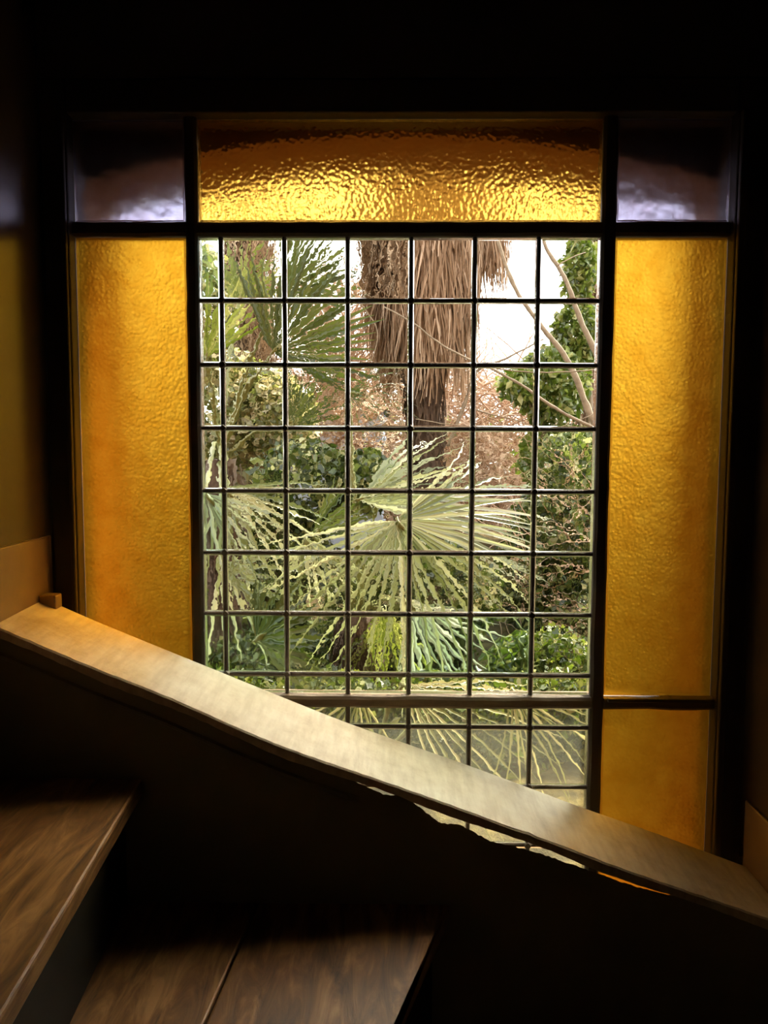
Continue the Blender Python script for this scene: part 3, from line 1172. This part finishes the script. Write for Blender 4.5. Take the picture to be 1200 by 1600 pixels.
shrub('leafy_bush', 'broad green bush beyond the left edge of the clear panes', 'shrub', (-2.6, 4.2, GZ + .1),
      [((-2.5, 4.2, 1.2), .75, .4, .9, .6), ((-1.9, 4.0, .8), .4, .3, .5, .4)], 6000, .07, 17, M_bush)
shrub('hedge', 'dark hedge far behind everything along the garden end', 'hedge', (0, 9.5, GZ + .3),
      [((x, 9.5, 1.0 + .35 * math.sin(x * 2.3)), 1.0, .6, 1.0, .1) for x in np.arange(-5, 5.1, 1.0)], 16000, .13, 8, M_under, 11)


def twigs(n, box, seed, lmin, lmax, r0):
    r = random.Random(seed)
    V, Fc = [], []
    for i in range(n):
        p = Vector((r.uniform(*box[0]), r.uniform(*box[1]), r.uniform(*box[2])))
        d = Vector((r.uniform(-1, 1), r.uniform(-.4, .4), r.uniform(-.25, .9))).normalized()
        bend = Vector((r.uniform(-1, 1), r.uniform(-.3, .3), r.uniform(-1.2, .3))) * .35
        L = r.uniform(lmin, lmax)
        pts = []
        for k in range(5):
            pts.append(p.copy())
            p = p + d * (L / 4)
            d = (d + bend * .35).normalized()
        rr = r0 * r.uniform(.4, 1.3)
        tube_data(pts, [rr * (1 - .18 * k) for k in range(5)], 3, V, Fc)
    return pyme(V, Fc)


pA, pB = at(440, 760, 6.5), at(880, 560, 6.5)
th = put('dry_thicket', twigs(2600, ((pA.x, pB.x), (6.6, 7.6), (.7, at(700, 590, 6.5).z)), 31, .3, 1.1, .010), None, M_twig)
tag(th, 'pinkish beige tangle of dry twigs between the palm trunks', 'thicket', kind='stuff')
pA, pB = at(480, 600, 5.3), at(575, 440, 5.3)
th = put('dry_creeper', twigs(700, ((pA.x, pB.x), (5.2, 5.5), (1.4, at(500, 450, 5.3).z)), 32, .2, .7, .009), None, M_twig)
tag(th, 'beige dry creeper twigs left of the shaggy trunk below the sky', 'thicket', kind='stuff')
pA, pB = at(780, 900, 3.0), at(945, 740, 3.0)
th = put('wiry_twigs', twigs(80, ((pA.x, pB.x), (2.95, 3.0), (at(800, 1050, 3).z, at(800, 740, 3).z)), 33, .3, .8, .0028), None, M_twig)
tag(th, 'thin wiry reddish twigs tangled over the lower right shrub', 'twigs', kind='stuff')

# --- bare branches on the right
bt = empty('leaning_tree', gb(935, 3.6))
tag(bt, 'bare grey-brown branches leaning across the sky at the right', 'tree')


def branch(pxs, Y, r0, r1, parent=bt):
    pts = spline([at(x, y, Y + k * .03) for k, (x, y) in enumerate(pxs)], 5)
    r0, r1 = r0 * .75, r1 * .75
    n = len(pts)
    return tube('branch', pts, [r0 + (r1 - r0) * i / (n - 1) for i in range(n)], parent, M_bark, 7)


branch([(960, 720), (925, 655), (890, 570), (850, 515), (810, 460), (785, 400), (770, 340)], 3.3, .030, .012)
branch([(955, 620), (930, 550), (905, 495), (885, 440), (870, 415), (850, 380), (845, 330)], 3.4, .028, .013)
branch([(930, 670), (870, 640), (820, 605), (775, 580), (700, 545), (645, 505), (600, 480)], 3.2, .014, .006)
branch([(700, 700), (730, 620), (745, 580), (790, 560), (850, 530)], 3.9, .020, .006)
branch([(775, 576), (840, 582), (900, 580), (950, 575)], 3.2, .006, .004)
branch([(870, 415), (900, 400), (915, 395)], 3.4, .006, .003)
branch([(740, 640), (800, 655), (860, 670), (945, 640)], 3.2, .006, .003)
branch([(650, 655), (720, 665), (830, 668)], 3.0, .004, .003)
branch([(550, 440), (575, 460), (610, 470)], 3.4, .006, .003)
branch([(500, 430), (530, 440), (560, 470), (590, 520), (575, 580)], 3.3, .008, .004)

# --- unidentified blue-grey object glimpsed between the fans; its shed shape is made up
sh = empty('blue_grey_object', (at(525, 800, 5.8).x, 5.8, GZ + .2))
tag(sh, 'pale blue-grey object of unknown kind half hidden behind the fans', 'object')
c0, c1 = at(440, 668, 5.8), at(600, 646, 5.8)
put('object_body', box_me(c0.x, c1.x, 5.8, 6.2, GZ + .2, c1.z, .01), sh,
    rough_mat('blue_grey_paint', [(.3, (.35, .40, .52)), (.7, (.45, .50, .62))], 5, .6, .1))
put('object_top', box_me(c0.x - .06, c1.x + .06, 5.74, 6.25, c1.z, c1.z + .03, .005), sh, M_core)
